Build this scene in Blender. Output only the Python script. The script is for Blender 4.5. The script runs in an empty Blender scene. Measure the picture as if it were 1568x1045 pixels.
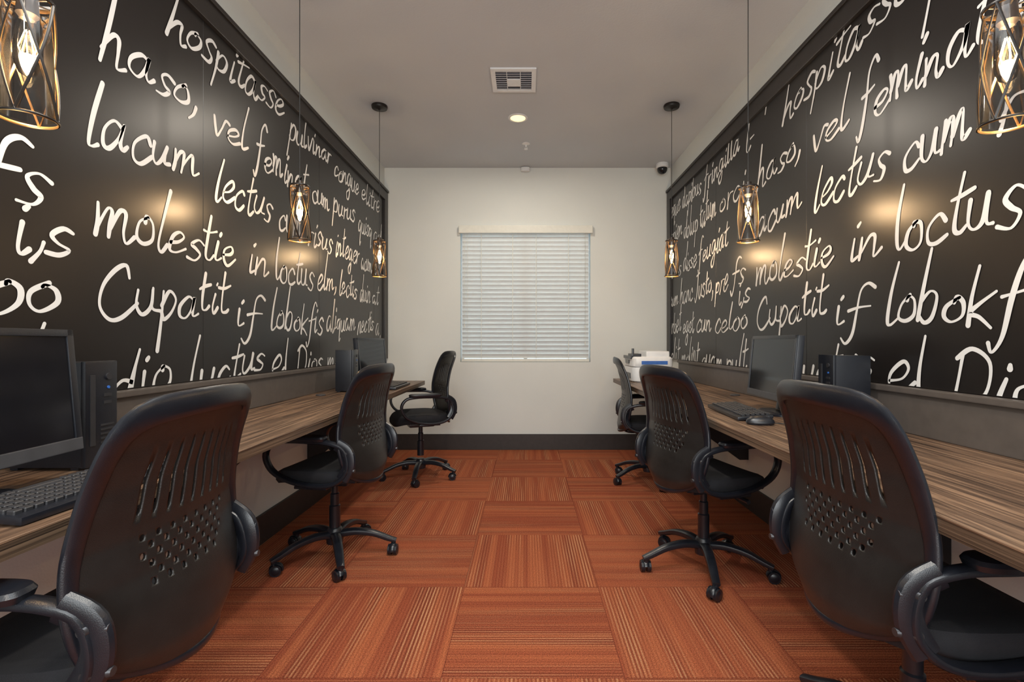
import bpy, bmesh, math, random
from mathutils import Vector, Matrix
random.seed(7)
scene = bpy.context.scene
try:
    scene.view_settings.view_transform = 'Standard'
except Exception:
    pass
COL = scene.collection
F = 757.0; H = 1.10
XL, XR, YB, YF, ZC = -1.45, 1.47, 5.05, -1.7, 2.88

# ------------------------------------------------------------ materials
def newmat(name):
    m = bpy.data.materials.new(name); m.use_nodes = True
    nt = m.node_tree; b = nt.nodes['Principled BSDF']
    return m, nt, b
def N(nt, t, **k):
    n = nt.nodes.new(t)
    for a, v in k.items(): setattr(n, a, v)
    return n
def mathn(nt, op, a, b=None):
    n = N(nt, 'ShaderNodeMath', operation=op)
    for i, x in enumerate((a, b)):
        if x is None: continue
        if isinstance(x, (int, float)): n.inputs[i].default_value = x
        else: nt.links.new(x, n.inputs[i])
    return n.outputs[0]
def ramp(nt, fac, stops, interp='LINEAR'):
    r = N(nt, 'ShaderNodeValToRGB'); r.color_ramp.interpolation = interp
    e = r.color_ramp.elements
    e[0].position, e[0].color = stops[0][0], (*stops[0][1], 1)
    e[1].position, e[1].color = stops[1][0], (*stops[1][1], 1)
    for p, c in stops[2:]:
        x = e.new(p); x.color = (*c, 1)
    nt.links.new(fac, r.inputs[0]); return r.outputs[0]
def mixc(nt, fac, a, b):
    n = N(nt, 'ShaderNodeMix', data_type='RGBA')
    if isinstance(fac, (int, float)): n.inputs[0].default_value = fac
    else: nt.links.new(fac, n.inputs[0])
    for i, x in ((6, a), (7, b)):
        if isinstance(x, tuple): n.inputs[i].default_value = (*x, 1)
        else: nt.links.new(x, n.inputs[i])
    return n.outputs[2]
def simple(name, col, rough=0.5, metal=0.0, spec=0.5, var=0.12, nscale=25, bump=0.0, bscale=200, emit=None, estr=0):
    m, nt, b = newmat(name)
    tc = N(nt, 'ShaderNodeTexCoord')
    n = N(nt, 'ShaderNodeTexNoise'); n.inputs['Scale'].default_value = nscale
    nt.links.new(tc.outputs['Object'], n.inputs['Vector'])
    lo = tuple(c*(1-var) for c in col); hi = tuple(min(1, c*(1+var)) for c in col)
    nt.links.new(ramp(nt, n.outputs[0], [(0.3, lo), (0.7, hi)]), b.inputs['Base Color'])
    b.inputs['Roughness'].default_value = rough; b.inputs['Metallic'].default_value = metal
    b.inputs['Specular IOR Level'].default_value = spec
    if bump:
        n2 = N(nt, 'ShaderNodeTexNoise'); n2.inputs['Scale'].default_value = bscale
        nt.links.new(tc.outputs['Object'], n2.inputs['Vector'])
        bp = N(nt, 'ShaderNodeBump'); bp.inputs['Strength'].default_value = bump; bp.inputs['Distance'].default_value = 0.002
        nt.links.new(n2.outputs[0], bp.inputs['Height']); nt.links.new(bp.outputs[0], b.inputs['Normal'])
    if emit:
        b.inputs['Emission Color'].default_value = (*emit, 1); b.inputs['Emission Strength'].default_value = estr
    return m

M = {}
M['wall'] = simple('wall_paint', (0.635, 0.655, 0.63), 0.75, var=0.02, nscale=2, bump=0.25, bscale=120)
M['ceil'] = simple('ceiling_paint', (0.52, 0.55, 0.585), 0.85, var=0.02, nscale=2, bump=0.3, bscale=90)
M['base'] = simple('baseboard_brown', (0.030, 0.024, 0.022), 0.5)
M['board'] = simple('mural_board', (0.0075, 0.006, 0.006), 0.33, spec=0.52, var=0.1, nscale=3)
M['ink'] = simple('mural_lettering', (0.70, 0.70, 0.69), 0.45, var=0.04, nscale=6)
M['frame'] = simple('mural_frame', (0.020, 0.017, 0.016), 0.38, spec=0.4)
M['splash'] = simple('backsplash_laminate', (0.085, 0.072, 0.064), 0.42, var=0.08)
M['black'] = simple('black_plastic', (0.0085, 0.010, 0.0145), 0.29, spec=0.6, bump=0.15, bscale=600)
M['shell'] = simple('chair_shell_plastic', (0.014, 0.013, 0.0125), 0.33, spec=0.55, bump=0.3, bscale=500)
M['fabric'] = simple('seat_fabric', (0.009, 0.009, 0.012), 0.85, bump=0.6, bscale=700)
M['bolt'] = simple('bolt_steel', (0.06, 0.06, 0.065), 0.35, metal=0.6)
M['screen'] = simple('screen_glass', (0.006, 0.006, 0.008), 0.12)
M['grey'] = simple('grey_plastic', (0.045, 0.045, 0.050), 0.4)
M['keys'] = simple('key_caps', (0.022, 0.022, 0.025), 0.45)
M['white'] = simple('white_plastic', (0.72, 0.73, 0.74), 0.4, var=0.03)
M['blue'] = simple('blue_trim', (0.03, 0.12, 0.42), 0.4)
M['bronze'] = simple('bronze_metal', (0.018, 0.014, 0.012), 0.35, metal=0.3)
M['gold'] = simple('brass_inner', (0.36, 0.21, 0.09), 0.40, metal=0.9)
M['goldrim'] = simple('brass_rim', (0.85, 0.56, 0.24), 0.35, metal=0.9)
M['cream'] = simple('cream_vinyl', (0.66, 0.66, 0.60), 0.5, var=0.03)
M['cord'] = simple('cord_black', (0.02, 0.02, 0.02), 0.6)
M['bulb'] = simple('filament', (1, 0.7, 0.4), 0.4, emit=(1.0, 0.62, 0.25), estr=45)
M['can'] = simple('downlight_lens', (1, 0.9, 0.7), 0.4, emit=(1.0, 0.74, 0.36), estr=1.4)
M['dome'] = simple('smoked_dome', (0.01, 0.01, 0.012), 0.08)
M['dark'] = simple('vent_dark', (0.10, 0.11, 0.14), 0.7)

m = simple('blind_slat', (0.78, 0.80, 0.79), 0.45, var=0.02); M['blind'] = m
nt = m.node_tree; tl = N(nt, 'ShaderNodeBsdfTranslucent'); tl.inputs[0].default_value = (0.85, 0.86, 0.84, 1)
mx = N(nt, 'ShaderNodeMixShader'); mx.inputs[0].default_value = 0.18
nt.links.new(nt.nodes['Principled BSDF'].outputs[0], mx.inputs[1]); nt.links.new(tl.outputs[0], mx.inputs[2]); nt.links.new(mx.outputs[0], nt.nodes['Material Output'].inputs[0])

def glassmat(key, name, tint, rough):
    m, nt, b = newmat(name); M[key] = m
    tr = N(nt, 'ShaderNodeBsdfTransparent'); tr.inputs[0].default_value = (*tint, 1)
    gl = N(nt, 'ShaderNodeBsdfGlossy'); gl.inputs['Roughness'].default_value = rough
    fr = N(nt, 'ShaderNodeFresnel'); mx = N(nt, 'ShaderNodeMixShader')
    nt.links.new(fr.outputs[0], mx.inputs[0]); nt.links.new(tr.outputs[0], mx.inputs[1]); nt.links.new(gl.outputs[0], mx.inputs[2])
    nt.links.new(mx.outputs[0], nt.nodes['Material Output'].inputs[0])
glassmat('glass', 'smoked_glass', (0.72, 0.72, 0.73), 0.08)
glassmat('clear', 'clear_glass', (0.93, 0.96, 0.96), 0.03)

# carpet
m, nt, b = newmat('carpet_tiles'); M['carpet'] = m
g = N(nt, 'ShaderNodeNewGeometry')
ad = N(nt, 'ShaderNodeVectorMath', operation='SUBTRACT'); ad.inputs[1].default_value = (-0.28-6.0, 2.215-6.0, 0)
nt.links.new(g.outputs['Position'], ad.inputs[0])
sc = N(nt, 'ShaderNodeVectorMath', operation='SCALE'); sc.inputs['Scale'].default_value = 1/0.6
nt.links.new(ad.outputs[0], sc.inputs[0])
sep = N(nt, 'ShaderNodeSeparateXYZ'); nt.links.new(sc.outputs[0], sep.inputs[0])
fx = mathn(nt, 'FLOOR', sep.outputs[0]); fy = mathn(nt, 'FLOOR', sep.outputs[1])
par = mathn(nt, 'MODULO', mathn(nt, 'ADD', fx, fy), 2.0)
par = mathn(nt, 'GREATER_THAN', par, 0.5)
ipar = mathn(nt, 'SUBTRACT', 1.0, par)
s = mathn(nt, 'ADD', mathn(nt, 'MULTIPLY', sep.outputs[0], ipar), mathn(nt, 'MULTIPLY', sep.outputs[1], par))
s2 = mathn(nt, 'ADD', mathn(nt, 'MULTIPLY', sep.outputs[1], ipar), mathn(nt, 'MULTIPLY', sep.outputs[0], par))
tid = mathn(nt, 'ADD', mathn(nt, 'MULTIPLY', fx, 12.9), mathn(nt, 'MULTIPLY', fy, 7.31))
wn = N(nt, 'ShaderNodeTexWhiteNoise', noise_dimensions='1D'); nt.links.new(tid, wn.inputs['W'])
rnd = wn.outputs[0]
def n2d(scale, along=0.15, mult=13.0, detail=0):
    n = N(nt, 'ShaderNodeTexNoise', noise_dimensions='2D')
    n.inputs['Scale'].default_value = scale; n.inputs['Detail'].default_value = detail
    w = mathn(nt, 'ADD', s, mathn(nt, 'MULTIPLY', rnd, mult))
    cb = N(nt, 'ShaderNodeCombineXYZ'); nt.links.new(w, cb.inputs[0]); nt.links.new(mathn(nt, 'MULTIPLY', s2, along), cb.inputs[1])
    nt.links.new(cb.outputs[0], n.inputs['Vector'])
    return n.outputs[0]
base = ramp(nt, n2d(12, 0.02, 13, 1), [(0.36, (0.255, 0.060, 0.028)), (0.64, (0.365, 0.104, 0.044))])
FR = 2*math.pi*42
sn = mathn(nt, 'SINE', mathn(nt, 'MULTIPLY', s, FR))
lines = mathn(nt, 'GREATER_THAN', sn, 0.40)
mask = ramp(nt, n2d(6, 0.06, 29, 1), [(0.40, (0.10, 0.10, 0.10)), (0.66, (0.85, 0.85, 0.85))])
fine = ramp(nt, n2d(48, 0.03, 17, 0), [(0.40, (0, 0, 0)), (0.60, (1, 1, 1))])
tan = mathn(nt, 'MULTIPLY', mathn(nt, 'MULTIPLY', lines, mask), mathn(nt, 'ADD', 0.25, mathn(nt, 'MULTIPLY', fine, 0.75)))
tan = mathn(nt, 'MULTIPLY', tan, mathn(nt, 'ADD', 0.50, mathn(nt, 'MULTIPLY', ipar, 0.30)))
dk = mathn(nt, 'MULTIPLY', mathn(nt, 'MULTIPLY', mathn(nt, 'LESS_THAN', sn, -0.45), 0.62), mathn(nt, 'ADD', 0.25, mask))
c1 = mixc(nt, tan, base, (0.50, 0.29, 0.15))
c2 = mixc(nt, dk, c1, (0.10, 0.026, 0.016))
c3 = mixc(nt, mathn(nt, 'MULTIPLY', rnd, 0.30), c2, (0.32, 0.088, 0.040))
frx = mathn(nt, 'FRACT', sep.outputs[0]); fry = mathn(nt, 'FRACT', sep.outputs[1])
ed = mathn(nt, 'MINIMUM', frx, fry); ed = mathn(nt, 'LESS_THAN', ed, 0.006)
c4 = mixc(nt, mathn(nt, 'MULTIPLY', ed, 0.5), c3, (0.08, 0.012, 0.01))
n3 = N(nt, 'ShaderNodeTexNoise'); n3.inputs['Scale'].default_value = 240; n3.inputs['Detail'].default_value = 2; nt.links.new(g.outputs['Position'], n3.inputs['Vector'])
sp = ramp(nt, n3.outputs[0], [(0.35, (0.62, 0.62, 0.62)), (0.65, (1.28, 1.28, 1.28))])
ml = N(nt, 'ShaderNodeMix', data_type='RGBA', blend_type='MULTIPLY'); ml.inputs[0].default_value = 1.0
nt.links.new(c4, ml.inputs[6]); nt.links.new(sp, ml.inputs[7])
nt.links.new(ml.outputs[2], b.inputs['Base Color']); b.inputs['Roughness'].default_value = 0.97
b.inputs['Specular IOR Level'].default_value = 0.1
nn = N(nt, 'ShaderNodeTexNoise'); nn.inputs['Scale'].default_value = 350; nt.links.new(g.outputs['Position'], nn.inputs['Vector'])
bp = N(nt, 'ShaderNodeBump'); bp.inputs['Strength'].default_value = 0.35; bp.inputs['Distance'].default_value = 0.003
nt.links.new(mathn(nt, 'ADD', nn.outputs[0], mathn(nt, 'MULTIPLY', lines, 0.3)), bp.inputs['Height']); nt.links.new(bp.outputs[0], b.inputs['Normal'])

def woodmat(name, stops, vec, rough=0.40):
    m, nt, b = newmat(name)
    g = N(nt, 'ShaderNodeNewGeometry'); mp = N(nt, 'ShaderNodeMapping'); mp.inputs['Scale'].default_value = vec
    nt.links.new(g.outputs['Position'], mp.inputs[0])
    n = N(nt, 'ShaderNodeTexNoise'); n.inputs['Scale'].default_value = 1.0; n.inputs['Detail'].default_value = 6; n.inputs['Roughness'].default_value = 0.65; n.inputs['Distortion'].default_value = 0.4
    nt.links.new(mp.outputs[0], n.inputs['Vector'])
    nt.links.new(ramp(nt, n.outputs[0], stops), b.inputs['Base Color'])
    b.inputs['Roughness'].default_value = rough; b.inputs['Specular IOR Level'].default_value = 0.4
    return m
M['wood'] = woodmat('desk_laminate', [(0.36, (0.034, 0.019, 0.012)), (0.66, (0.29, 0.18, 0.11)), (0.5, (0.125, 0.074, 0.046))], (70, 2.0, 70))
M['edge'] = woodmat('desk_edge_band', [(0.35, (0.022, 0.014, 0.010)), (0.68, (0.19, 0.125, 0.08))], (2, 1.2, 190))

# ------------------------------------------------------------ geometry helpers
def empty(name, loc=(0, 0, 0), rz=0.0):
    e = bpy.data.objects.new(name, None); COL.objects.link(e); e.location = loc; e.rotation_euler = (0, 0, rz)
    e.empty_display_size = 0.1
    return e
def finish(bm, name, mat, parent=None, smooth=False, loc=None):
    me = bpy.data.meshes.new(name); bmesh.ops.recalc_face_normals(bm, faces=bm.faces[:]); bm.to_mesh(me); bm.free()
    mats = mat if isinstance(mat, (list, tuple)) else [mat]
    for x in mats: me.materials.append(M[x])
    if smooth:
        for p in me.polygons: p.use_smooth = True
        try: me.set_sharp_from_angle(angle=math.radians(40))
        except Exception: pass
    o = bpy.data.objects.new(name, me); COL.objects.link(o)
    if parent: o.parent = parent
    if loc: o.location = loc
    return o
def box(bm, x0, x1, y0, y1, z0, z1, bev=0.0, mi=0, seg=2, mtx=None):
    t = bmesh.new(); bmesh.ops.create_cube(t, size=1)
    bmesh.ops.scale(t, vec=(x1-x0, y1-y0, z1-z0), verts=t.verts)
    if bev: bmesh.ops.bevel(t, geom=t.edges[:], offset=bev, segments=seg, affect='EDGES', profile=0.7)
    bmesh.ops.translate(t, vec=((x0+x1)/2, (y0+y1)/2, (z0+z1)/2), verts=t.verts)
    if mtx is not None: bmesh.ops.transform(t, matrix=mtx, verts=t.verts)
    merge(bm, t, mi)
def merge(bm, t, mi=0):
    vm = {v: bm.verts.new(v.co) for v in t.verts}
    for f in t.faces:
        try:
            nf = bm.faces.new([vm[v] for v in f.verts]); nf.material_index = mi
        except ValueError: pass
    t.free()
def cyl(bm, p0, p1, r0, r1=None, n=20, mi=0, caps=True):
    r1 = r0 if r1 is None else r1
    p0, p1 = Vector(p0), Vector(p1); d = (p1-p0).normalized()
    a = d.orthogonal().normalized(); c = d.cross(a)
    R = []
    for p, r in ((p0, r0), (p1, r1)):
        R.append([bm.verts.new(p+a*math.cos(2*math.pi*i/n)*r+c*math.sin(2*math.pi*i/n)*r) for i in range(n)])
    for i in range(n):
        f = bm.faces.new([R[0][i], R[0][(i+1) % n], R[1][(i+1) % n], R[1][i]]); f.material_index = mi
    if caps:
        for r in R:
            f = bm.faces.new(r); f.material_index = mi
def lathe(bm, prof, c=(0, 0, 0), n=28, mi=0):
    rings = []
    for r, z in prof:
        rings.append([bm.verts.new((c[0]+r*math.cos(2*math.pi*i/n), c[1]+r*math.sin(2*math.pi*i/n), c[2]+z)) for i in range(n)])
    for a, b2 in zip(rings, rings[1:]):
        for i in range(n):
            f = bm.faces.new([a[i], a[(i+1) % n], b2[(i+1) % n], b2[i]]); f.material_index = mi
    for r in (rings[0], rings[-1]):
        f = bm.faces.new(r); f.material_index = mi
def superstack(bm, layers, n=40, e=0.5, mi=0, c=(0, 0, 0), fn=None):
    rings = []
    for z, ax, ay in layers:
        ring = []
        for i in range(n):
            t = 2*math.pi*i/n; ct, st = math.cos(t), math.sin(t)
            x = ax*math.copysign(abs(ct)**e, ct); y = ay*math.copysign(abs(st)**e, st)
            zz = z+(fn(x, y) if fn else 0)
            ring.append(bm.verts.new((c[0]+x, c[1]+y, c[2]+zz)))
        rings.append(ring)
    for a, b2 in zip(rings, rings[1:]):
        for i in range(n):
            f = bm.faces.new([a[i], a[(i+1) % n], b2[(i+1) % n], b2[i]]); f.material_index = mi
    for r in (rings[0], rings[-1]):
        f = bm.faces.new(r); f.material_index = mi
def catmull(pts, k=6, closed=False):
    P = [Vector(p) for p in pts]; n = len(P)
    if n == 2 and not closed: return [P[0].lerp(P[1], i/k) for i in range(k+1)]
    out = []
    rng = range(n) if closed else range(n-1)
    for i in rng:
        if closed: a, b2, c, d = P[i-1], P[i], P[(i+1) % n], P[(i+2) % n]
        else: a, b2, c, d = P[max(i-1, 0)], P[i], P[i+1], P[min(i+2, n-1)]
        for j in range(k):
            t = j/k
            out.append(0.5*((2*b2)+(c-a)*t+(2*a-5*b2+4*c-d)*t*t+(3*b2-a-3*c+d)*t**3))
    if not closed: out.append(P[-1])
    return out
def sweep(bm, pts, ra, rb, ref=(0, 0, 1), closed=False, n=12, mi=0, e=1.0):
    ref = Vector(ref); L = len(pts); rings = []
    for i, p in enumerate(pts):
        if closed: t = pts[(i+1) % L]-pts[i-1]
        else: t = pts[min(i+1, L-1)]-pts[max(i-1, 0)]
        t.normalize(); s_ = (ref-t*ref.dot(t))
        if s_.length < 1e-4: s_ = t.orthogonal()
        s_.normalize(); q = t.cross(s_)
        u = i/(L-1)
        a = ra(u) if callable(ra) else ra; b2 = rb(u) if callable(rb) else rb
        ring = []
        for j in range(n):
            w = 2*math.pi*j/n; cw, sw = math.cos(w), math.sin(w)
            ring.append(bm.verts.new(p+s_*a*math.copysign(abs(cw)**e, cw)+q*b2*math.copysign(abs(sw)**e, sw)))
        rings.append(ring)
    rr = range(L) if closed else range(L-1)
    for i in rr:
        a, b2 = rings[i], rings[(i+1) % L]
        for j in range(n):
            f = bm.faces.new([a[j], a[(j+1) % n], b2[(j+1) % n], b2[j]]); f.material_index = mi
    if not closed:
        for r in (rings[0], rings[-1]):
            f = bm.faces.new(r); f.material_index = mi

# ------------------------------------------------------------ room shell
def slab(name, mat, *a, **k):
    bm = bmesh.new(); box(bm, *a, **k); return finish(bm, name, mat)
slab('floor', 'carpet', XL-0.1, XR+0.1, YF-0.1, YB+0.1, -0.08, 0)
slab('ceiling', 'ceil', XL-0.1, XR+0.1, YF-0.1, YB+0.12, ZC, ZC+0.08)
slab('wall_left', 'wall', XL-0.1, XL, YF-0.1, YB+0.12, 0, ZC)
slab('wall_right', 'wall', XR, XR+0.1, YF-0.1, YB+0.12, 0, ZC)
slab('wall_front', 'wall', XL, XR, YF-0.1, YF, 0, ZC)
WX0, WX1, WZ0, WZ1 = -0.675, 0.655, 0.895, 2.27
bm = bmesh.new()
box(bm, XL, WX0, YB, YB+0.12, 0, ZC); box(bm, WX1, XR, YB, YB+0.12, 0, ZC)
box(bm, WX0, WX1, YB, YB+0.12, 0, WZ0); box(bm, WX0, WX1, YB, YB+0.12, WZ1, ZC)
finish(bm, 'wall_back', 'wall')
slab('baseboard_back', 'base', XL, XR, YB-0.015, YB, 0, 0.16, bev=0.003)
slab('baseboard_left', 'base', XL, XL+0.015, YF, YB-0.015, 0, 0.16, bev=0.003)
slab('baseboard_right', 'base', XR-0.015, XR, YF, YB-0.015, 0, 0.16, bev=0.003)
slab('baseboard_front', 'base', XL+0.015, XR-0.015, YF, YF+0.015, 0, 0.16, bev=0.003)

# window
win = empty('window_1', (0, 0, 0))
bm = bmesh.new()
fy0, fy1 = YB+0.075, YB+0.115
for a in ((WX0, WX0+0.03, WZ0, WZ1), (WX1-0.03, WX1, WZ0, WZ1), (WX0+0.03, WX1-0.03, WZ0, WZ0+0.03), (WX0+0.03, WX1-0.03, WZ1-0.03, WZ1), (-0.03, 0.01, WZ0+0.03, WZ1-0.03)):
    box(bm, a[0], a[1], fy0, fy1, a[2], a[3], bev=0.004)
finish(bm, 'window_frame', 'white', win)
bm = bmesh.new(); box(bm, WX0+0.03, WX1-0.03, YB+0.093, YB+0.097, WZ0+0.03, WZ1-0.03)
finish(bm, 'window_glass', 'clear', win)
# blinds
bl = empty('window_blind', (0, 0, 0))
bm = bmesh.new(); box(bm, WX0-0.012, WX1+0.018, YB-0.045, YB-0.003, 2.205, 2.285, bev=0.008)
finish(bm, 'valance', 'cream', bl)
bm = bmesh.new()
ns = 29; z0 = 0.955; z1 = 2.20; pitch = (z1-z0)/(ns-1)
for i in range(ns):
    z = z0+i*pitch
    R = Matrix.Translation((0, YB+0.028, z)) @ Matrix.Rotation(math.radians(-66), 4, 'X')
    t = bmesh.new()
    vs = []
    for j in range(5):
        y = (j/4-0.5)*0.050; c = 0.004*(1-(2*abs(j/4-0.5))**2)
        vs.append((t.verts.new((WX0+0.018, y, c)), t.verts.new((WX1-0.018, y, c))))
    for j in range(4): t.faces.new([vs[j][0], vs[j][1], vs[j+1][1], vs[j+1][0]])
    ret = bmesh.ops.extrude_face_region(t, geom=t.faces[:])
    bmesh.ops.translate(t, vec=(0, 0, -0.0025), verts=[v for v in ret['geom'] if isinstance(v, bmesh.types.BMVert)])
    bmesh.ops.transform(t, matrix=R, verts=t.verts); merge(bm, t)
finish(bm, 'slats', 'blind', bl, smooth=True)
bm = bmesh.new(); box(bm, WX0+0.012, WX1-0.012, YB+0.008, YB+0.05, WZ0+0.004, WZ0+0.032, bev=0.004)
finish(bm, 'bottom_rail', 'cream', bl)
bm = bmesh.new()
for x in (-0.46, -0.14, 0.10, 0.43):
    box(bm, x-0.0025, x+0.0025, YB+0.0005, YB+0.0025, WZ0+0.02, 2.21)
for x, zb in ((-0.63, 1.28), (0.60, 1.10), (0.60, 1.27), (-0.60, 1.13)):
    cyl(bm, (x, YB-0.006, zb), (x, YB-0.006, 2.21), 0.0015, n=6)
    cyl(bm, (x, YB-0.006, zb-0.03), (x, YB-0.006, zb), 0.007, 0.003, n=8)
finish(bm, 'cords', 'cream', bl)

# ------------------------------------------------------------ handwriting font
G = {
'a': (1.12, [[(.78,.88),(.45,1.02),(.1,.6),(.12,.12),(.42,0),(.7,.45),(.82,1.0),(.78,.3),(.92,.0),(1.1,.18)]]),
'b': (1.0, [[(.15,2.2),(.08,1.1),(.1,.1)],[(.1,.55),(.4,.98),(.78,.7),(.68,.12),(.35,0),(.1,.2)]]),
'c': (.92, [[(.78,.78),(.52,1.0),(.12,.62),(.14,.14),(.48,0),(.88,.28)]]),
'd': (1.1, [[(.72,.8),(.4,.95),(.1,.5),(.24,.02),(.58,.2),(.8,1.2),(.9,2.2)],[(.84,1.5),(.78,.4),(.9,0),(1.08,.15)]]),
'e': (.98, [[(.1,.45),(.5,.55),(.74,.85),(.5,1.08),(.15,.75),(.12,.2),(.45,0),(.95,.35)]]),
'f': (.85, [[(.95,2.0),(.7,2.25),(.42,1.8),(.34,.8),(.25,-.4),(.05,-.95),(-.15,-.6)],[(0,.85),(.4,1.0),(.85,1.05)]]),
'g': (1.08, [[(.75,.85),(.4,1.02),(.1,.6),(.2,.12),(.55,.2),(.8,.98),(.76,.0),(.58,-.85),(.25,-1.0),(.08,-.6),(.5,-.2),(1.05,.2)]]),
'h': (1.02, [[(.2,2.25),(.12,1.1),(.05,.0)],[(.07,.35),(.35,.92),(.6,.95),(.66,.5),(.74,.02),(1.0,.15)]]),
'i': (.48, [[(.18,1.0),(.12,.3),(.22,0),(.45,.2)],[(.24,1.45),(.3,1.58)]]),
'j': (.5, [[(.3,1.0),(.28,0),(.15,-.9),(-.15,-.8)],[(.34,1.45),(.4,1.58)]]),
'k': (.95, [[(.2,2.2),(.1,1.0),(.08,0)],[(.85,1.15),(.4,.75),(.12,.5),(.45,.35),(.9,-.05)]]),
'l': (.52, [[(.25,2.3),(.12,1.2),(.1,.25),(.26,0),(.52,.22)]]),
'm': (1.42, [[(.05,1.0),(.1,.5),(.08,0)],[(.1,.35),(.32,.92),(.5,.9),(.52,.4),(.5,0)],[(.52,.35),(.78,.92),(.95,.9),(1.0,.3),(1.12,0),(1.38,.2)]]),
'n': (1.0, [[(.05,1.0),(.1,.5),(.08,0)],[(.1,.35),(.38,.95),(.62,.9),(.64,.35),(.74,0),(.98,.2)]]),
'o': (.92, [[(.5,1.02),(.14,.72),(.1,.2),(.4,0),(.76,.3),(.72,.82),(.45,1.02),(.4,.85)]]),
'p': (.95, [[(.12,1.05),(.12,0),(.05,-1.15)],[(.1,.5),(.4,1.02),(.78,.75),(.66,.18),(.3,.03),(.12,.2)]]),
'q': (1.0, [[(.75,.85),(.4,1.02),(.1,.6),(.2,.12),(.55,.2),(.8,.98),(.76,.0),(.72,-1.1),(1.0,-.8)]]),
'r': (.74, [[(.1,1.0),(.12,.4),(.1,0)],[(.12,.45),(.35,.92),(.7,.95)]]),
's': (.78, [[(.74,.9),(.42,1.08),(.15,.82),(.35,.55),(.62,.3),(.42,0),(.02,.08)]]),
't': (.72, [[(.36,1.85),(.26,.8),(.28,.15),(.48,0),(.72,.2)],[(0,1.15),(.35,1.2),(.75,1.3)]]),
'u': (1.08, [[(.1,1.0),(.1,.3),(.34,0),(.64,.3),(.76,1.0)],[(.76,1.0),(.76,.2),(1.05,.12)]]),
'v': (.88, [[(.05,1.0),(.2,.4),(.38,0),(.56,.5),(.72,1.08),(.95,.95)]]),
'C': (1.35, [[(1.12,1.6),(.95,2.0),(.55,1.9),(.15,1.3),(.08,.55),(.4,.02),(.9,.1),(1.45,.6)]]),
'D': (1.4, [[(.25,1.9),(.15,1.0),(.12,0)],[(.0,1.7),(.5,2.1),(1.1,1.6),(1.15,.6),(.7,.05),(.1,.02)]]),
'J': (1.0, [[(.2,1.9),(.9,2.0)],[(.6,2.0),(.55,.5),(.25,-.1),(0,.2)]]),
',': (.35, [[(.25,.25),(.18,-.15),(.0,-.45)]]),
'-': (.5, [[(.0,.9),(.4,.95)]]),
}
def ribbon(bm, pts, w0, off, place):
    L = len(pts); Ls = []; ph = random.random()*6
    for i in range(L):
        t = pts[min(i+1, L-1)]-pts[max(i-1, 0)]
        if t.length < 1e-7: t = Vector((1, 0))
        t.normalize(); n = Vector((-t.y, t.x))
        w = w0*0.5*(0.80+0.30*math.sin(ph+i*0.22)+0.30*abs(t.y))
        Ls.append((pts[i], n, t, w))
    rows = [(bm.verts.new(place(p+n*w, off)), bm.verts.new(place(p-n*w, off))) for p, n, t, w in Ls]
    for a, c in zip(rows, rows[1:]):
        bm.faces.new([a[0], c[0], c[1], a[1]])
    for (p, n, t, w), r, sg in ((Ls[0], rows[0], -1), (Ls[-1], rows[-1], 1)):
        fan = [r[0]]
        for k in range(1, 6):
            an = math.pi*k/6
            fan.append(bm.verts.new(place(p+n*w*math.cos(an)+t*sg*w*math.sin(an), off)))
        fan.append(r[1]); bm.faces.new(fan)
RISE = {'lacum': .13, 'molestie': .02, 'lectus': .06, 'feminat': -.02}
def word(bm, text, u0, u1, z, xh, place, w0=0.0138):
    nat = sum(G[c][0] for c in text)
    sx = (u1-u0)/nat; x = 0
    rise = RISE.get(text, random.uniform(-0.04, 0.10))
    wsl = 0.20+random.uniform(-0.07, 0.13)
    J = lambda a: random.uniform(-a, a)
    for c in text:
        adv, strokes = G[c]
        dz = J(0.14)*xh; sc_ = random.uniform(0.80, 1.12); sl = wsl+J(0.08); kx = random.uniform(.92, 1.08)
        if c in 'lhdbkt': sc_ *= random.uniform(0.98, 1.18)
        for st in strokes:
            pts = []
            for px, py in st:
                px = px*kx+J(.04); py += J(.06)
                yy = py*xh*sc_
                pts.append(Vector((u0+(x+px)*sx+sl*yy*0.8, z+dz+yy+rise*((x+px)*sx))))
            ribbon(bm, catmull(pts, 7), w0, random.uniform(0.0008, 0.0022), place)
        x += adv
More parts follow.
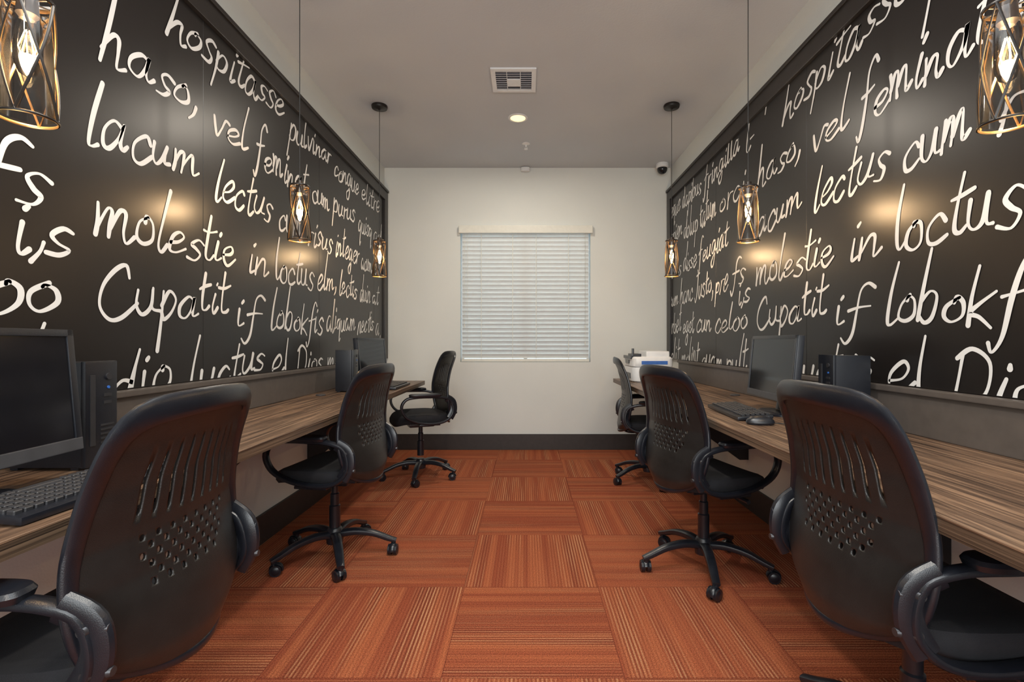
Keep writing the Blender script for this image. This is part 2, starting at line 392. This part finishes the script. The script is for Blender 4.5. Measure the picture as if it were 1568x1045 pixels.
ROWS = [
 (2.60, [('vestibulum', -.3, .7), ('atque', .85, 1.35), ('l', 1.5, 1.55), ('ipsum', 1.7, 2.3), ('dolor', 2.45, 3.0), ('magna', 3.15, 3.8), ('tellus', 3.95, 4.8)]),
 (2.33, [('neque', -.28, .1), ('dapibus', .16, .66), ('fringilla', .72, 1.4), ('l-', 1.48, 1.62), ('hospitasse', 1.95, 2.90), ('pulvinar', 2.96, 3.60), ('congue', 3.66, 4.2), ('elitre', 4.26, 4.80)]),
 (2.05, [('sapien', -.3, .15), ('dolup', .2, .58), ('tatum', .62, .98), ('orci', 1.04, 1.48), ('haso,', 1.64, 2.14), ('vel', 2.23, 2.52), ('feminat', 2.60, 3.20), ('cum', 3.28, 3.58), ('purus', 3.64, 4.1), ('quisq', 4.18, 4.55), ('ad', 4.6, 4.85)]),
 (1.745, [('risus', -.25, .12), ('disse', .18, .54), ('feugiat', .60, 1.20), ('lacum', 1.59, 2.14), ('lectus', 2.25, 2.76), ('cum', 2.84, 3.14), ('risus', 3.22, 3.62), ('integer', 3.68, 4.2), ('acum', 4.26, 4.55), ('et', 4.62, 4.8)]),
 (1.495, [('fs', 1.27, 1.47)]),
 (1.36, [('i,s', 1.37, 1.55)]),
 (1.455, [('cum', -.25, .05), ('hanc', .1, .45), ('Justo,', .50, .92), ('pre', .96, 1.2), ('molestie', 1.62, 2.42), ('in', 2.52, 2.72), ('loctus', 2.80, 3.30), ('elm,', 3.36, 3.70), ('lectis', 3.76, 4.15), ('duin', 4.22, 4.5), ('at', 4.56, 4.75)]),
 (1.175, [('lorbet', -.3, .12), ('eget', .18, .48), ('cun', .54, .88), ('celoo', .95, 1.52), ('Cupatit', 1.64, 2.36), ('if', 2.42, 2.66), ('lobokfis', 2.75, 3.45), ('aliquam', 3.52, 4.1), ('nectis', 4.16, 4.6), ('a', 4.66, 4.78)]),
 (0.89, [('velit', -.3, .08), ('molint', .14, .6), ('quam', .66, 1.1), ('pult', 1.16, 1.5), ('dio', 1.68, 1.98), ('luctus', 2.08, 2.68), ('el', 2.76, 2.98), ('Dios', 3.06, 3.45), ('magnis', 3.52, 4.1), ('elit', 4.16, 4.45), ('sed', 4.5, 4.8)]),
]
def mural(side):
    p = empty('mural_panel', (0, 0, 0))
    wx = XL if side < 0 else XR; s_ = -side
    yA, yB_ = -1.2, YB-0.03
    xs = lambda a, b2: (min(wx+s_*a, wx+s_*b2), max(wx+s_*a, wx+s_*b2))
    face = 0.025
    seam = 2.18 if side < 0 else 2.55
    cuts = [yA+0.1]+[c for c in [seam+1.22*k for k in range(-3, 4)] if yA+0.2 < c < yB_-0.2]+[yB_-0.1]
    bm = bmesh.new(); x0, x1 = xs(0, face)
    for a, c in zip(cuts, cuts[1:]): box(bm, x0, x1, a+0.0008, c-0.0008, 0.932, 2.54, bev=0.0008, seg=1)
    finish(bm, 'board', 'board', p)
    bm = bmesh.new(); x0, x1 = xs(0.001, 0.045)
    box(bm, x0, x1, yA, yB_, 2.52, 2.62, bev=0.004); box(bm, x0, x1, yA, yA+0.1, 0.932, 2.52, bev=0.004); box(bm, x0, x1, yB_-0.1, yB_, 0.932, 2.52, bev=0.004)
    x0, x1 = xs(0.001, 0.055)
    box(bm, x0, x1, yA-0.005, yB_+0.005, 2.612, 2.635, bev=0.004)
    finish(bm, 'frame', 'frame', p)
    if side < 0: place = lambda q, o: (wx+face+o, q.x, q.y)
    else: place = lambda q, o: (wx-face-o, 4.74-q.x, q.y)
    bm = bmesh.new(); random.seed(11)
    for z, ws in ROWS:
        for t, a, c in ws: word(bm, t, a, c, z, random.uniform(0.090, 0.104), place)
    def clip(co, no):
        geom = bm.verts[:]+bm.edges[:]+bm.faces[:]
        bmesh.ops.bisect_plane(bm, geom=geom, plane_co=co, plane_no=no, clear_outer=True)
    clip((0, 0, 2.518), (0, 0, 1)); clip((0, 0, 0.935), (0, 0, -1)); clip((0, yB_-0.102, 0), (0, 1, 0)); clip((0, yA+0.102, 0), (0, -1, 0))
    finish(bm, 'lettering', 'ink', p)
mural(-1); mural(1)

# ------------------------------------------------------------ desks
DZ = 0.76
def desk(side):
    p = empty('computer_desk', (0, 0, 0))
    wx = XL if side < 0 else XR; fx_ = -0.894 if side < 0 else 0.81
    y0, y1 = -0.6, (4.36 if side < 0 else 4.62)
    a, c = sorted((wx-side*0.002, fx_))
    bm = bmesh.new(); box(bm, a, c, y0, y1, DZ-0.006, DZ-0.001, bev=0.001, seg=1); finish(bm, 'desk_top', 'wood', p)
    bm = bmesh.new(); a2, c2 = sorted((wx-side*0.002, fx_+side*0.001)); box(bm, a2, c2, y0+0.001, y1-0.001, DZ-0.036, DZ-0.006); finish(bm, 'edge_band', 'edge', p)
    bm = bmesh.new(); a, c = sorted((wx-side*0.002, wx-side*0.05)); box(bm, a, c, y0, y1, DZ, 0.91, bev=0.004)
    a, c = sorted((wx-side*0.002, wx-side*0.062)); box(bm, a, c, y0, y1, 0.908, 0.93, bev=0.004)
    finish(bm, 'trim_1' if side < 0 else 'trim_2', 'splash')
    for y in (0.45, 1.72, 3.28):
        bm = bmesh.new()
        xa = wx-side*0.002; xb = fx_+side*0.10
        pr = [(xa, DZ-0.037), (xb, DZ-0.037), (xb, DZ-0.075), (wx-side*0.06, 0.32), (xa, 0.32)]
        r1 = [bm.verts.new((x, y-0.012, z)) for x, z in pr]; r2 = [bm.verts.new((x, y+0.012, z)) for x, z in pr]
        bm.faces.new(r1); bm.faces.new(r2[::-1])
        for i in range(5): bm.faces.new([r1[i], r1[(i+1) % 5], r2[(i+1) % 5], r2[i]])
        finish(bm, 'desk_bracket', 'black')
    for y in (1.95, 3.15):
        bm = bmesh.new(); lathe(bm, [(0.03, 0), (0.03, 0.004), (0.024, 0.007), (0.012, 0.007)], c=(wx-side*0.14, y, DZ), n=20)
        finish(bm, 'cable_grommet', 'grey', p)
desk(-1); desk(1)

# ------------------------------------------------------------ office chair
def interp(tab, v):
    for (a, x), (b2, y) in zip(tab, tab[1:]):
        if v <= b2:
            t = (v-a)/(b2-a); t = t*t*(3-2*t)*0.3+t*0.7
            return x+(y-x)*t
    return tab[-1][1]
WT = [(0, .155), (.03, .190), (.08, .222), (.16, .242), (.28, .250), (.45, .244), (.65, .229), (.82, .215), (.92, .208), (.97, .200), (1.0, .184)]
XT = [(0, -.232), (.08, -.238), (.2, -.226), (.35, -.207), (.5, -.200), (.7, -.212), (.85, -.232), (1.0, -.265)]
def B(u, v):
    w = interp(WT, v); x = interp(XT, v)+(0.060-0.030*v)*u*u
    z = 0.445+0.525*v-0.010*u*u*(v-.5)*2
    if v < .3: z -= 0.030*(1-abs(u)**2.2)*(1-v/.3)
    return Vector((x, u*w, z))
CH = {}
def chair_meshes():
    bm = bmesh.new()
    lathe(bm, [(0.022, .07), (0.040, .075), (0.044, .12), (0.034, .15), (0.028, .155)], n=24)
    for k in range(5):
        an = 2*math.pi*k/5+0.3; d = Vector((math.cos(an), math.sin(an), 0))
        pts = catmull([d*0.02+Vector((0, 0, .118)), d*0.10+Vector((0, 0, .126)), d*0.19+Vector((0, 0, .112)), d*0.265+Vector((0, 0, .082)), d*0.305+Vector((0, 0, .068))], 4)
        sweep(bm, pts, lambda u: 0.019-0.008*u, lambda u: 0.027-0.010*u, n=12, e=.75)
        c = d*0.292; cyl(bm, c+Vector((0, 0, .05)), c+Vector((0, 0, .078)), 0.012, n=12)
        a2 = an+1.0+k; s_ = Vector((math.cos(a2), math.sin(a2), 0)); f_ = Vector((-s_.y, s_.x, 0))
        cc = c+f_*0.012
        for sg in (-1, 1):
            q = cc+s_*sg*0.014+Vector((0, 0, .0265))
            cyl(bm, q-s_*0.009, q+s_*0.009, 0.0265, n=22)
            cyl(bm, q+s_*sg*0.009, q+s_*sg*0.013, 0.020, 0.012, n=18)
        hp = [cc+Vector((0, 0, .0275))+f_*math.cos(t)*0.029+Vector((0, 0, math.sin(t)*0.029)) for t in [math.radians(x) for x in range(-10, 171, 20)]]
        sweep(bm, hp, 0.013, 0.004, ref=s_, n=8)
    CH['star_base'] = finish(bm, 'star_base', 'black', None, True)
    bm = bmesh.new()
    lathe(bm, [(0.027, .15), (0.027, .27), (0.022, .275), (0.022, .33), (0.017, .335), (0.017, .41)], n=24)
    box(bm, -.10, .10, -.065, .065, .385, .425, bev=.012)
    box(bm, -.17, .17, -.12, .12, .42, .432, bev=.003)
    cyl(bm, (.03, -.06, .405), (.05, -.24, .40), 0.006, n=10); cyl(bm, (.048, -.20, .402), (.052, -.25, .398), 0.011, n=12)
    pts = catmull([(-.08, 0, .40), (-.15, 0, .40), (-.195, 0, .42), (-.21, 0, .46), (-.212, 0, .50)], 5)
    sweep(bm, pts, 0.008, 0.03, ref=(0, 0, 1), n=12)
    CH['gas_lift'] = finish(bm, 'gas_lift', 'black', None, True)
    bm = bmesh.new()
    fn = lambda x, y: -0.035*max(0, (x-0.10)/0.13)**2+0.012*abs(y/0.24)**3
    superstack(bm, [(.428, .18, .20), (.432, .210, .228), (.452, .222, .236), (.475, .222, .236), (.490, .212, .228), (.497, .192, .210), (.496, .14, .155), (.494, .06, .06)], n=56, e=.62, fn=fn, c=(.015, 0, 0))
    CH['seat'] = finish(bm, 'seat', 'fabric', None, True)
    # back shell with holes
    bm = bmesh.new()
    ncol = 26; us = [-1+2*i/ncol for i in range(ncol+1)]
    bands = [(0, .04, None), (.04, .10, None), (.10, .20, None), (.20, .29, None)]
    rows = 6
    for r in range(rows): bands.append((.29+r*.036, .29+(r+1)*.036, ('o', r)))
    z_ = .29+rows*.036
    bands += [(z_, z_+.04, None), (z_+.04, .86, ('s', 0)), (.86, .92, None), (.92, .97, None), (.97, 1.0, None)]
    slots = {4: .22, 6: .12, 8: .05, 10: .0, 12: .0, 14: .0, 16: .05, 18: .12, 20: .22}
    for v0, v1, kind in bands:
        nv = 16 if kind and kind[0] == 's' else 3
        nu = 3
        for ci in range(ncol):
            u0, u1 = us[ci], us[ci+1]; uc = (u0+u1)/2
            hole = False
            if kind and kind[0] == 'o' and (ci+kind[1]) % 2 == 0 and abs(uc) < .46+.025*kind[1]: hole = True
            if kind and kind[0] == 's' and ci in slots: hole = True
            if not hole:
                for a in range(nu):
                    for c in range(nv):
                        q = [(u0+(u1-u0)*(a+i)/nu, v0+(v1-v0)*(c+j)/nv) for i, j in ((0, 0), (1, 0), (1, 1), (0, 1))]
                        bm.faces.new([bm.verts.new(B(*x)) for x in q])
            else:
                bd = [(i/nu, 0) for i in range(nu)]+[(1, j/nv) for j in range(nv)]+[(1-i/nu, 1) for i in range(nu)]+[(0, 1-j/nv) for j in range(nv)]
                inn = []
                for (x, y) in bd:
                    if kind[0] == 's':
                        top = .97-slots[ci]*.9; bot = .03+slots[ci]*.4
                        yy = bot+(top-bot)*y
                        wd = .31*math.sqrt(max(0.0, 1-(abs(2*y-1))**8))
                        xx = .5+(x-.5)*2*wd if 0 < y < 1 else .5+(x-.5)*.25
                    else:
                        an = math.atan2(y-.5, x-.5); xx = .5+.35*math.cos(an); yy = .5+.40*math.sin(an)
                    inn.append((xx, yy))
                P = lambda x, y: bm.verts.new(B(u0+(u1-u0)*x, v0+(v1-v0)*y))
                n = len(bd)
                for i in range(n):
                    a_, b_ = bd[i], bd[(i+1) % n]; c_, d_ = inn[(i+1) % n], inn[i]
                    bm.faces.new([P(*a_), P(*b_), P(*c_), P(*d_)])
    bmesh.ops.remove_doubles(bm, verts=bm.verts[:], dist=1e-5)
    o = finish(bm, 'back_shell', 'shell', None, True)
    md = o.modifiers.new('thick', 'SOLIDIFY'); md.thickness = 0.007; md.offset = 0
    CH['back_shell'] = o
    # rim
    bm = bmesh.new()
    path = [B(-1+2*i/14, 0) for i in range(14)]+[B(1, i/26) for i in range(26)]+[B(1-2*i/14, 1) for i in range(14)]+[B(-1, 1-i/26) for i in range(26)]
    for _ in range(4):
        path = [(path[i-1]+path[i]*2+path[(i+1) % len(path)])/4 for i in range(len(path))]
    def wd(u):
        p = path[int(round(u*79)) % len(path)]
        return 0.013+0.015*max(0, min(1, (p.z-0.5)/0.42))
    sweep(bm, path, 0.0105, wd, ref=(1, 0, 0), closed=True, n=14, e=.85)
    CH['back_frame'] = finish(bm, 'back_frame', 'black', None, True)
    # arms
    for nm, sg in (('arm_left', 1), ('arm_right', -1)):
        bm = bmesh.new(); y = sg*.256
        lp = [(-.185, y-sg*.010, .606), (-.12, y, .640), (-.02, y+sg*.008, .648), (.09, y+sg*.008, .648), (.165, y+sg*.006, .632), (.198, y+sg*.004, .575), (.165, y, .503), (.07, y-sg*.006, .455), (-.06, y-sg*.006, .440), (-.15, y-sg*.008, .460), (-.20, y-sg*.010, .52)]
        pts = catmull(lp, 5, closed=True)
        sweep(bm, pts, 0.019, 0.011, ref=(0, 1, 0), closed=True, n=12, e=.8)
        pl = catmull([(-.175, y-sg*.008, .475), (-.205, y-sg*.012, .535), (-.197, y-sg*.012, .60), (-.15, y-sg*.004, .635)], 5)
        sweep(bm, pl, 0.014, 0.030, ref=(0, 1, 0), n=12, e=.8)
        box(bm, -.10, .06, min(y-sg*.10, y), max(y-sg*.10, y), .424, .438, bev=.004)
        for (bx, bz) in ((-.192, .592), (-.197, .515)):
            cyl(bm, (bx, y, bz), (bx, y+sg*.006, bz), 0.012, 0.009, n=16, mi=1)
            cyl(bm, (bx-.030, y-sg*.012, bz), (bx-.037, y-sg*.012, bz), 0.010, 0.008, n=16, mi=1)
        superstack(bm, [(.648, .105, .026), (.652, .120, .036), (.664, .124, .040), (.672, .118, .036), (.675, .100, .026)], n=36, e=.55, c=(.02, y+sg*.006, 0))
        CH[nm] = finish(bm, nm, ['black', 'bolt'], None, True)
chair_meshes()
first = [True]
def chair(x, y, ang, top=0.97, rb=0.0):
    p = empty('office_chair', (x, y, 0), math.radians(ang))
    dz = top-0.97
    for k, o in CH.items():
        if first[0]: c = o
        else:
            c = bpy.data.objects.new(k, o.data); COL.objects.link(c)
            for md in o.modifiers:
                m2 = c.modifiers.new(md.name, md.type); m2.thickness = md.thickness; m2.offset = md.offset
        c.parent = p
        if k == 'star_base': c.rotation_euler = (0, 0, rb)
        else: c.location = (0, 0, dz)
    first[0] = False
    return p
chair(-0.965, 1.11, 180+1, 0.975, 0.2)
chair(-0.98, 2.53, 180-8, 0.965, 0.607)
chair(-0.86, 4.02, 180+24, 1.0, 0.90)
chair(0.965, 1.235, 1, 0.975, 0.38)
chair(0.86, 2.40, 16, 0.965, 0.19)
chair(0.965, 3.92, -6, 0.955, 0.9)

# ------------------------------------------------------------ electronics
def monitor(x, y, ang, tilt=-5):
    p = empty('computer_monitor', (x, y, DZ), math.radians(ang))
    T = Matrix.Translation((0, 0, .205)) @ Matrix.Rotation(math.radians(tilt), 4, 'Y') @ Matrix.Translation((0, 0, -.21))
    bm = bmesh.new()
    box(bm, -.018, .012, -.25, .25, .075, .375, bev=.006, mtx=T)
    box(bm, -.045, -.015, -.16, .16, .12, .33, bev=.012, mtx=T)
    for a in ((-.25, -.232, .075, .375), (.232, .25, .075, .375), (-.25, .25, .358, .375)):
        box(bm, .010, .016, a[0], a[1], a[2], a[3], bev=.002, mtx=T)
    sweep(bm, catmull([(-.03, 0, .20), (-.045, 0, .12), (-.03, 0, .02)], 4), 0.03, 0.012, ref=(0, 1, 0), n=12)
    superstack(bm, [(0.0, .07, .12), (.008, .07, .12), (.014, .06, .105), (.016, .03, .04)], n=40, e=.8, c=(-.02, 0, 0))
    finish(bm, 'body', 'black', p, True)
    bm = bmesh.new(); box(bm, .010, .0125, -.233, .233, .105, .359, mtx=T); finish(bm, 'screen', 'screen', p)
    bm = bmesh.new(); box(bm, .010, .0165, -.25, .25, .075, .105, bev=.002, mtx=T); finish(bm, 'chin', 'grey', p)
def tower(x, y, ang, dep=.28):
    p = empty('computer_tower', (x, y, DZ), math.radians(ang))
    h = dep/2
    bm = bmesh.new()
    box(bm, -h, h-.01, -.05, .05, .006, .285, bev=.004)
    box(bm, h-.012, h+.002, -.051, .051, .004, .288, bev=.005)
    for yy in (-.04, .04):
        box(bm, -h+.01, -h+.03, yy-.008, yy+.008, 0, .008); box(bm, h-.04, h-.02, yy-.008, yy+.008, 0, .008)
    finish(bm, 'case', 'black', p, True)
    bm = bmesh.new()
    box(bm, h, h+.004, -.038, -.022, .06, .25, bev=.001)
    for i in range(6): box(bm, h+.001, h+.0035, -.005, .038, .05+i*.012, .055+i*.012)
    cyl(bm, (h, .02, .245), (h+.006, .02, .245), .009, n=16)
    for i in range(2): box(bm, h+.001, h+.0035, .005, .03, .17+i*.02, .178+i*.02)
    finish(bm, 'front_details', 'keys', p)
    bm = bmesh.new(); cyl(bm, (h+.002, .02, .215), (h+.0045, .02, .215), .004, n=10); finish(bm, 'power_led', 'blue', p)
def keyboard(x, y, ang):
    p = empty('computer_keyboard', (x, y, DZ), math.radians(ang))
    bm = bmesh.new(); mt = Matrix.Rotation(math.radians(4), 4, 'Y'); box(bm, -.075, .075, -.22, .22, .006, .022, bev=.005, mtx=mt)
    finish(bm, 'tray', 'black', p, True)
    bm = bmesh.new()
    for r in range(6):
        for c in range(21):
            yy = -.205+c*.0200; xx = -.058+r*.0205
            if r == 0 and 4 < c < 10:
                if c != 5: continue
                box(bm, xx-.008, xx+.008, yy-.008, yy+.088, .02, .029, bev=.002, seg=1, mtx=mt); continue
            if c == 14: continue
            box(bm, xx-.008, xx+.008, yy-.0085, yy+.0085, .02, .030, bev=.002, seg=1, mtx=mt)
    finish(bm, 'keys', 'keys', p)
def mouse(x, y, ang):
    p = empty('computer_mouse', (x, y, DZ), math.radians(ang))
    bm = bmesh.new(); superstack(bm, [(0, .052, .028), (.008, .056, .032), (.02, .052, .029), (.031, .036, .020), (.036, .014, .008)], n=28, e=.9)
    cyl(bm, (.028, -.003, .027), (.028, .003, .027), .009, n=14)
    finish(bm, 'mouse_body', 'black', p, True)
    bm = bmesh.new(); sweep(bm, catmull([(.05, 0, .006), (.09, .008, .004), (.12, -.01, .004)], 5), .002, .002, n=6); finish(bm, 'cable', 'cord', p)
monitor(-1.13, 0.995, 3)
tower(-1.27, 1.355, 0, .21)
keyboard(-0.995, 1.13, 180+178)
monitor(-1.17, 3.74, -6)
tower(-1.235, 3.40, 0, .12)
keyboard(-1.00, 3.72, 0)
monitor(1.17, 2.35, 180-4)
tower(1.305, 2.03, 180, .15)
keyboard(1.00, 2.34, 180-4)
mouse(0.965, 2.04, -10)

# printer
p = empty('desktop_printer', (1.07, 4.36, DZ), math.radians(180))
bm = bmesh.new()
superstack(bm, [(.0, .165, .185), (.01, .175, .195), (.11, .178, .198), (.125, .172, .194)], n=48, e=.25)
superstack(bm, [(.128, .170, .194), (.135, .176, .198), (.20, .174, .196), (.215, .160, .185)], n=48, e=.25)
box(bm, -.15, .05, -.15, .15, .212, .262, bev=.015)
finish(bm, 'printer_body', 'white', p, True)
bm = bmesh.new(); superstack(bm, [(.123, .165, .188), (.130, .165, .188)], n=48, e=.25); box(bm, .172, .182, -.12, .12, .03, .075, bev=.003)
box(bm, .165, .185, -.15, .15, .195, .222, bev=.006)
box(bm, .09, .17, -.02, .15, .215, .240, bev=.006); box(bm, .15, .165, .10, .14, .235, .285, bev=.005)
finish(bm, 'paper_slots', 'black', p)
bm = bmesh.new(); box(bm, -.12, .10, .188, .201, .150, .180, bev=.003); finish(bm, 'control_panel', 'blue', p)
bm = bmesh.new(); box(bm, .176, .183, -.07, .07, .155, .185, bev=.001); finish(bm, 'display', 'screen', p)

# ------------------------------------------------------------ ceiling things
cx, cy, h_ = -0.085, 3.35, 0.15
p = empty('air_vent', (cx, cy, ZC)); bm = bmesh.new()
for a in ((-h_, h_, -h_, -h_+.03), (-h_, h_, h_-.03, h_), (-h_, -h_+.03, -h_+.03, h_-.03), (h_-.03, h_, -h_+.03, h_-.03)):
    box(bm, a[0], a[1], a[2], a[3], -.012, 0, bev=.002)
box(bm, -.045, .045, -.02, .07, -.012, -.004, bev=.002)
for i in range(9):
    y = -.108+i*.027; mt = Matrix.Translation((0, y, -.007)) @ Matrix.Rotation(math.radians(35), 4, 'X')
    if -.04 < y < .09:
        box(bm, -.12, -.045, -.006, .006, -.001, .001, mtx=mt); box(bm, .045, .12, -.006, .006, -.001, .001, mtx=mt)
    else: box(bm, -.12, .12, -.006, .006, -.001, .001, mtx=mt)
for x in (-.045, .045): box(bm, x-.002, x+.002, -.12, .12, -.011, -.002)
finish(bm, 'grille', 'white', p)
bm = bmesh.new(); box(bm, -.121, .121, -.121, .121, -.0025, -.0005); finish(bm, 'duct_shadow', 'dark', p)

def add_light(name, kind, loc, energy, color, parent=None, rot=None, **k):
    l = bpy.data.lights.new(name, kind); l.energy = energy; l.color = color
    for a, v in k.items(): setattr(l, a, v)
    o = bpy.data.objects.new(name, l); COL.objects.link(o); o.location = loc
    if rot: o.rotation_euler = rot
    if parent: o.parent = parent
    return o
for (x, y) in ((-0.067, 3.92), (-0.067, 1.4), (-0.067, -0.6)):  # farthest is the visible downlight; the nearer ones are unseen, added for light
    p = empty('recessed_downlight', (x, y, ZC))
    bm = bmesh.new(); lathe(bm, [(.060, -.0005), (.078, -.0005), (.078, -.004), (.066, -.009), (.060, -.006), (.060, -.0008)], n=40)
    finish(bm, 'trim_ring', 'white', p, True)
    bm = bmesh.new(); lathe(bm, [(.059, -.004), (.05, -.010), (.02, -.014)], n=32); finish(bm, 'lens', 'can', p, True)
    add_light('lamp', 'AREA', (0, 0, -0.03), 18, (1, 0.90, 0.76), p, shape='DISK', size=0.12)

p = empty('ceiling_sprinkler', (-0.003, 4.43, ZC)); bm = bmesh.new()
lathe(bm, [(.035, 0), (.035, -.004), (.02, -.008), (.01, -.012)], n=24)
cyl(bm, (0, 0, -.01), (0, 0, -.03), .007, n=10)
for s_ in (-1, 1): cyl(bm, (s_*.006, 0, -.028), (s_*.011, 0, -.05), .002, n=6)
cyl(bm, (0, 0, -.05), (0, 0, -.053), .016, n=16)
finish(bm, 'sprinkler_head', 'white', p, True)
p = empty('smoke_detector', (-0.01, 5.02, 2.852)); bm = bmesh.new()
superstack(bm, [(-.02, .03, .018), (-.016, .045, .026), (.015, .048, .028), (.022, .040, .024)], n=28, e=.7); finish(bm, 'detector_body', 'white', p, True)
p = empty('security_camera', (1.355, 4.93, ZC)); bm = bmesh.new()
lathe(bm, [(.058, 0), (.062, -.006), (.060, -.035), (.05, -.045), (.04, -.047)], n=32); finish(bm, 'mount', 'white', p, True)
bm = bmesh.new(); lathe(bm, [(.048, -.044), (.050, -.055), (.046, -.075), (.034, -.093), (.018, -.102), (.004, -.105)], n=32); finish(bm, 'dome', 'dome', p, True)

# pendants
def pendant(x, y, en):
    p = empty('pendant_lamp', (x, y, 0)); zb, zt = 1.595, 1.860
    R_ = lambda t: 0.0515-0.008*t
    bm = bmesh.new()
    lathe(bm, [(.058, ZC-.001), (.060, ZC-.008), (.056, ZC-.022), (.015, ZC-.027), (.006, ZC-.034)], n=32)
    lathe(bm, [(.006, zt+.03), (.016, zt+.025), (.020, zt-.035), (.012, zt-.045)], n=20)
    for k in range(3):
        an = k*math.pi/3; d = Vector((math.cos(an), math.sin(an), 0)); cyl(bm, -d*R_(1)+Vector((0, 0, zt-.004)), d*R_(1)+Vector((0, 0, zt-.004)), .002, n=8)
    finish(bm, 'canopy_and_socket', 'bronze', p, True)
    bm = bmesh.new(); cyl(bm, (0, 0, zt+.02), (0, 0, ZC-.02), .0022, n=8); finish(bm, 'cord', 'cord', p)
    ring = lambda rr, z, n=32: [Vector((rr*math.cos(2*math.pi*i/n), rr*math.sin(2*math.pi*i/n), z)) for i in range(n)]
    bo = bmesh.new(); bi = bmesh.new(); br = bmesh.new()
    K = 4
    for k in range(K):
        for sg in (-1, 1):
            a0 = 2*math.pi*k/K+.4; po = []; pi_ = []
            for j in range(17):
                t = j/16; a = a0+sg*t*(2*math.pi/K); z = zb+(zt-zb)*t; r = R_(t)
                po.append(Vector(((r+.0014)*math.cos(a), (r+.0014)*math.sin(a), z))); pi_.append(Vector(((r-.0006)*math.cos(a), (r-.0006)*math.sin(a), z)))
            rf = (math.cos(a0+sg*math.pi/K), math.sin(a0+sg*math.pi/K), 0)
            sweep(bo, po, .0012, .0032, ref=rf, n=6)
            sweep(bi, pi_, .0010, .0026, ref=rf, n=6)
    for z, w, t in ((zb, .0025, 0), (zt, .004, 1)):
        sweep(bo, ring(R_(t)+.0015, z), w, .0012, ref=(0, 0, 1), closed=True, n=6)
        sweep(br if t == 0 else bi, ring(R_(t)-.0012, z), w+.001, .0012, ref=(0, 0, 1), closed=True, n=6)
    finish(bo, 'cage_outer', 'bronze', p, True); finish(bi, 'cage_inner', 'gold', p, True); finish(br, 'bottom_rim', 'goldrim', p, True)
    bm = bmesh.new(); cyl(bm, (0, 0, zb+.008), (0, 0, zt-.012), R_(0)-.004, R_(1)-.004, n=32, caps=False); finish(bm, 'glass_shade', 'glass', p, True)
    bm = bmesh.new()
    zc = 1.75
    for k in range(5):
        a = k*2*math.pi/5
        cyl(bm, (0.004*math.cos(a), 0.004*math.sin(a), zc+.04), (0.015*math.cos(a+.4), 0.015*math.sin(a+.4), zc), .0009, n=6)
        cyl(bm, (0.015*math.cos(a+.4), 0.015*math.sin(a+.4), zc), (0.004*math.cos(a+.8), 0.004*math.sin(a+.8), zc-.045), .0009, n=6)
    finish(bm, 'filament', 'bulb', p)
    bm = bmesh.new(); lathe(bm, [(.012, zt-.04), (.018, zt-.055), (.024, zc+.01), (.024, zc-.03), (.015, zc-.055), (.003, zc-.062)], n=24); finish(bm, 'bulb_glass', 'clear', p, True)
    add_light('bulb_light', 'POINT', (0, 0, zc-.005), en, (1, 0.64, 0.33), p, shadow_soft_size=0.016)
for y in (1.095, 2.41, 3.72): pendant(-1.105, y, 12.0)
for y in (1.12, 2.43, 3.71): pendant(1.09, y, 12.0)

# soft fill added to brighten the room, out of view overhead and behind camera
add_light('overhead_fill', 'AREA', (0, 0.6, 2.80), 50, (0.93, 0.98, 1.0), shape='RECTANGLE', size=1.8, size_y=1.8)
add_light('rear_fill', 'AREA', (0, -1.6, 1.5), 98, (0.93, 0.98, 1.0), rot=(math.radians(98), 0, 0), shape='RECTANGLE', size=2.6, size_y=1.8)

# world
w = bpy.data.worlds.new('World'); scene.world = w; w.use_nodes = True
bg = w.node_tree.nodes['Background']; bg.inputs[0].default_value = (0.66, 0.86, 1.0, 1); bg.inputs[1].default_value = 3.4

# camera
cam = bpy.data.cameras.new('camera'); co = bpy.data.objects.new('camera', cam); COL.objects.link(co)
co.location = (0, 0, H); co.rotation_euler = (math.radians(90), 0, 0)
cam.sensor_width = 36; cam.sensor_fit = 'HORIZONTAL'; cam.lens = F/1568*36
cam.shift_x = -22/1568; cam.shift_y = 1.5/1568; cam.clip_start = 0.02
scene.camera = co
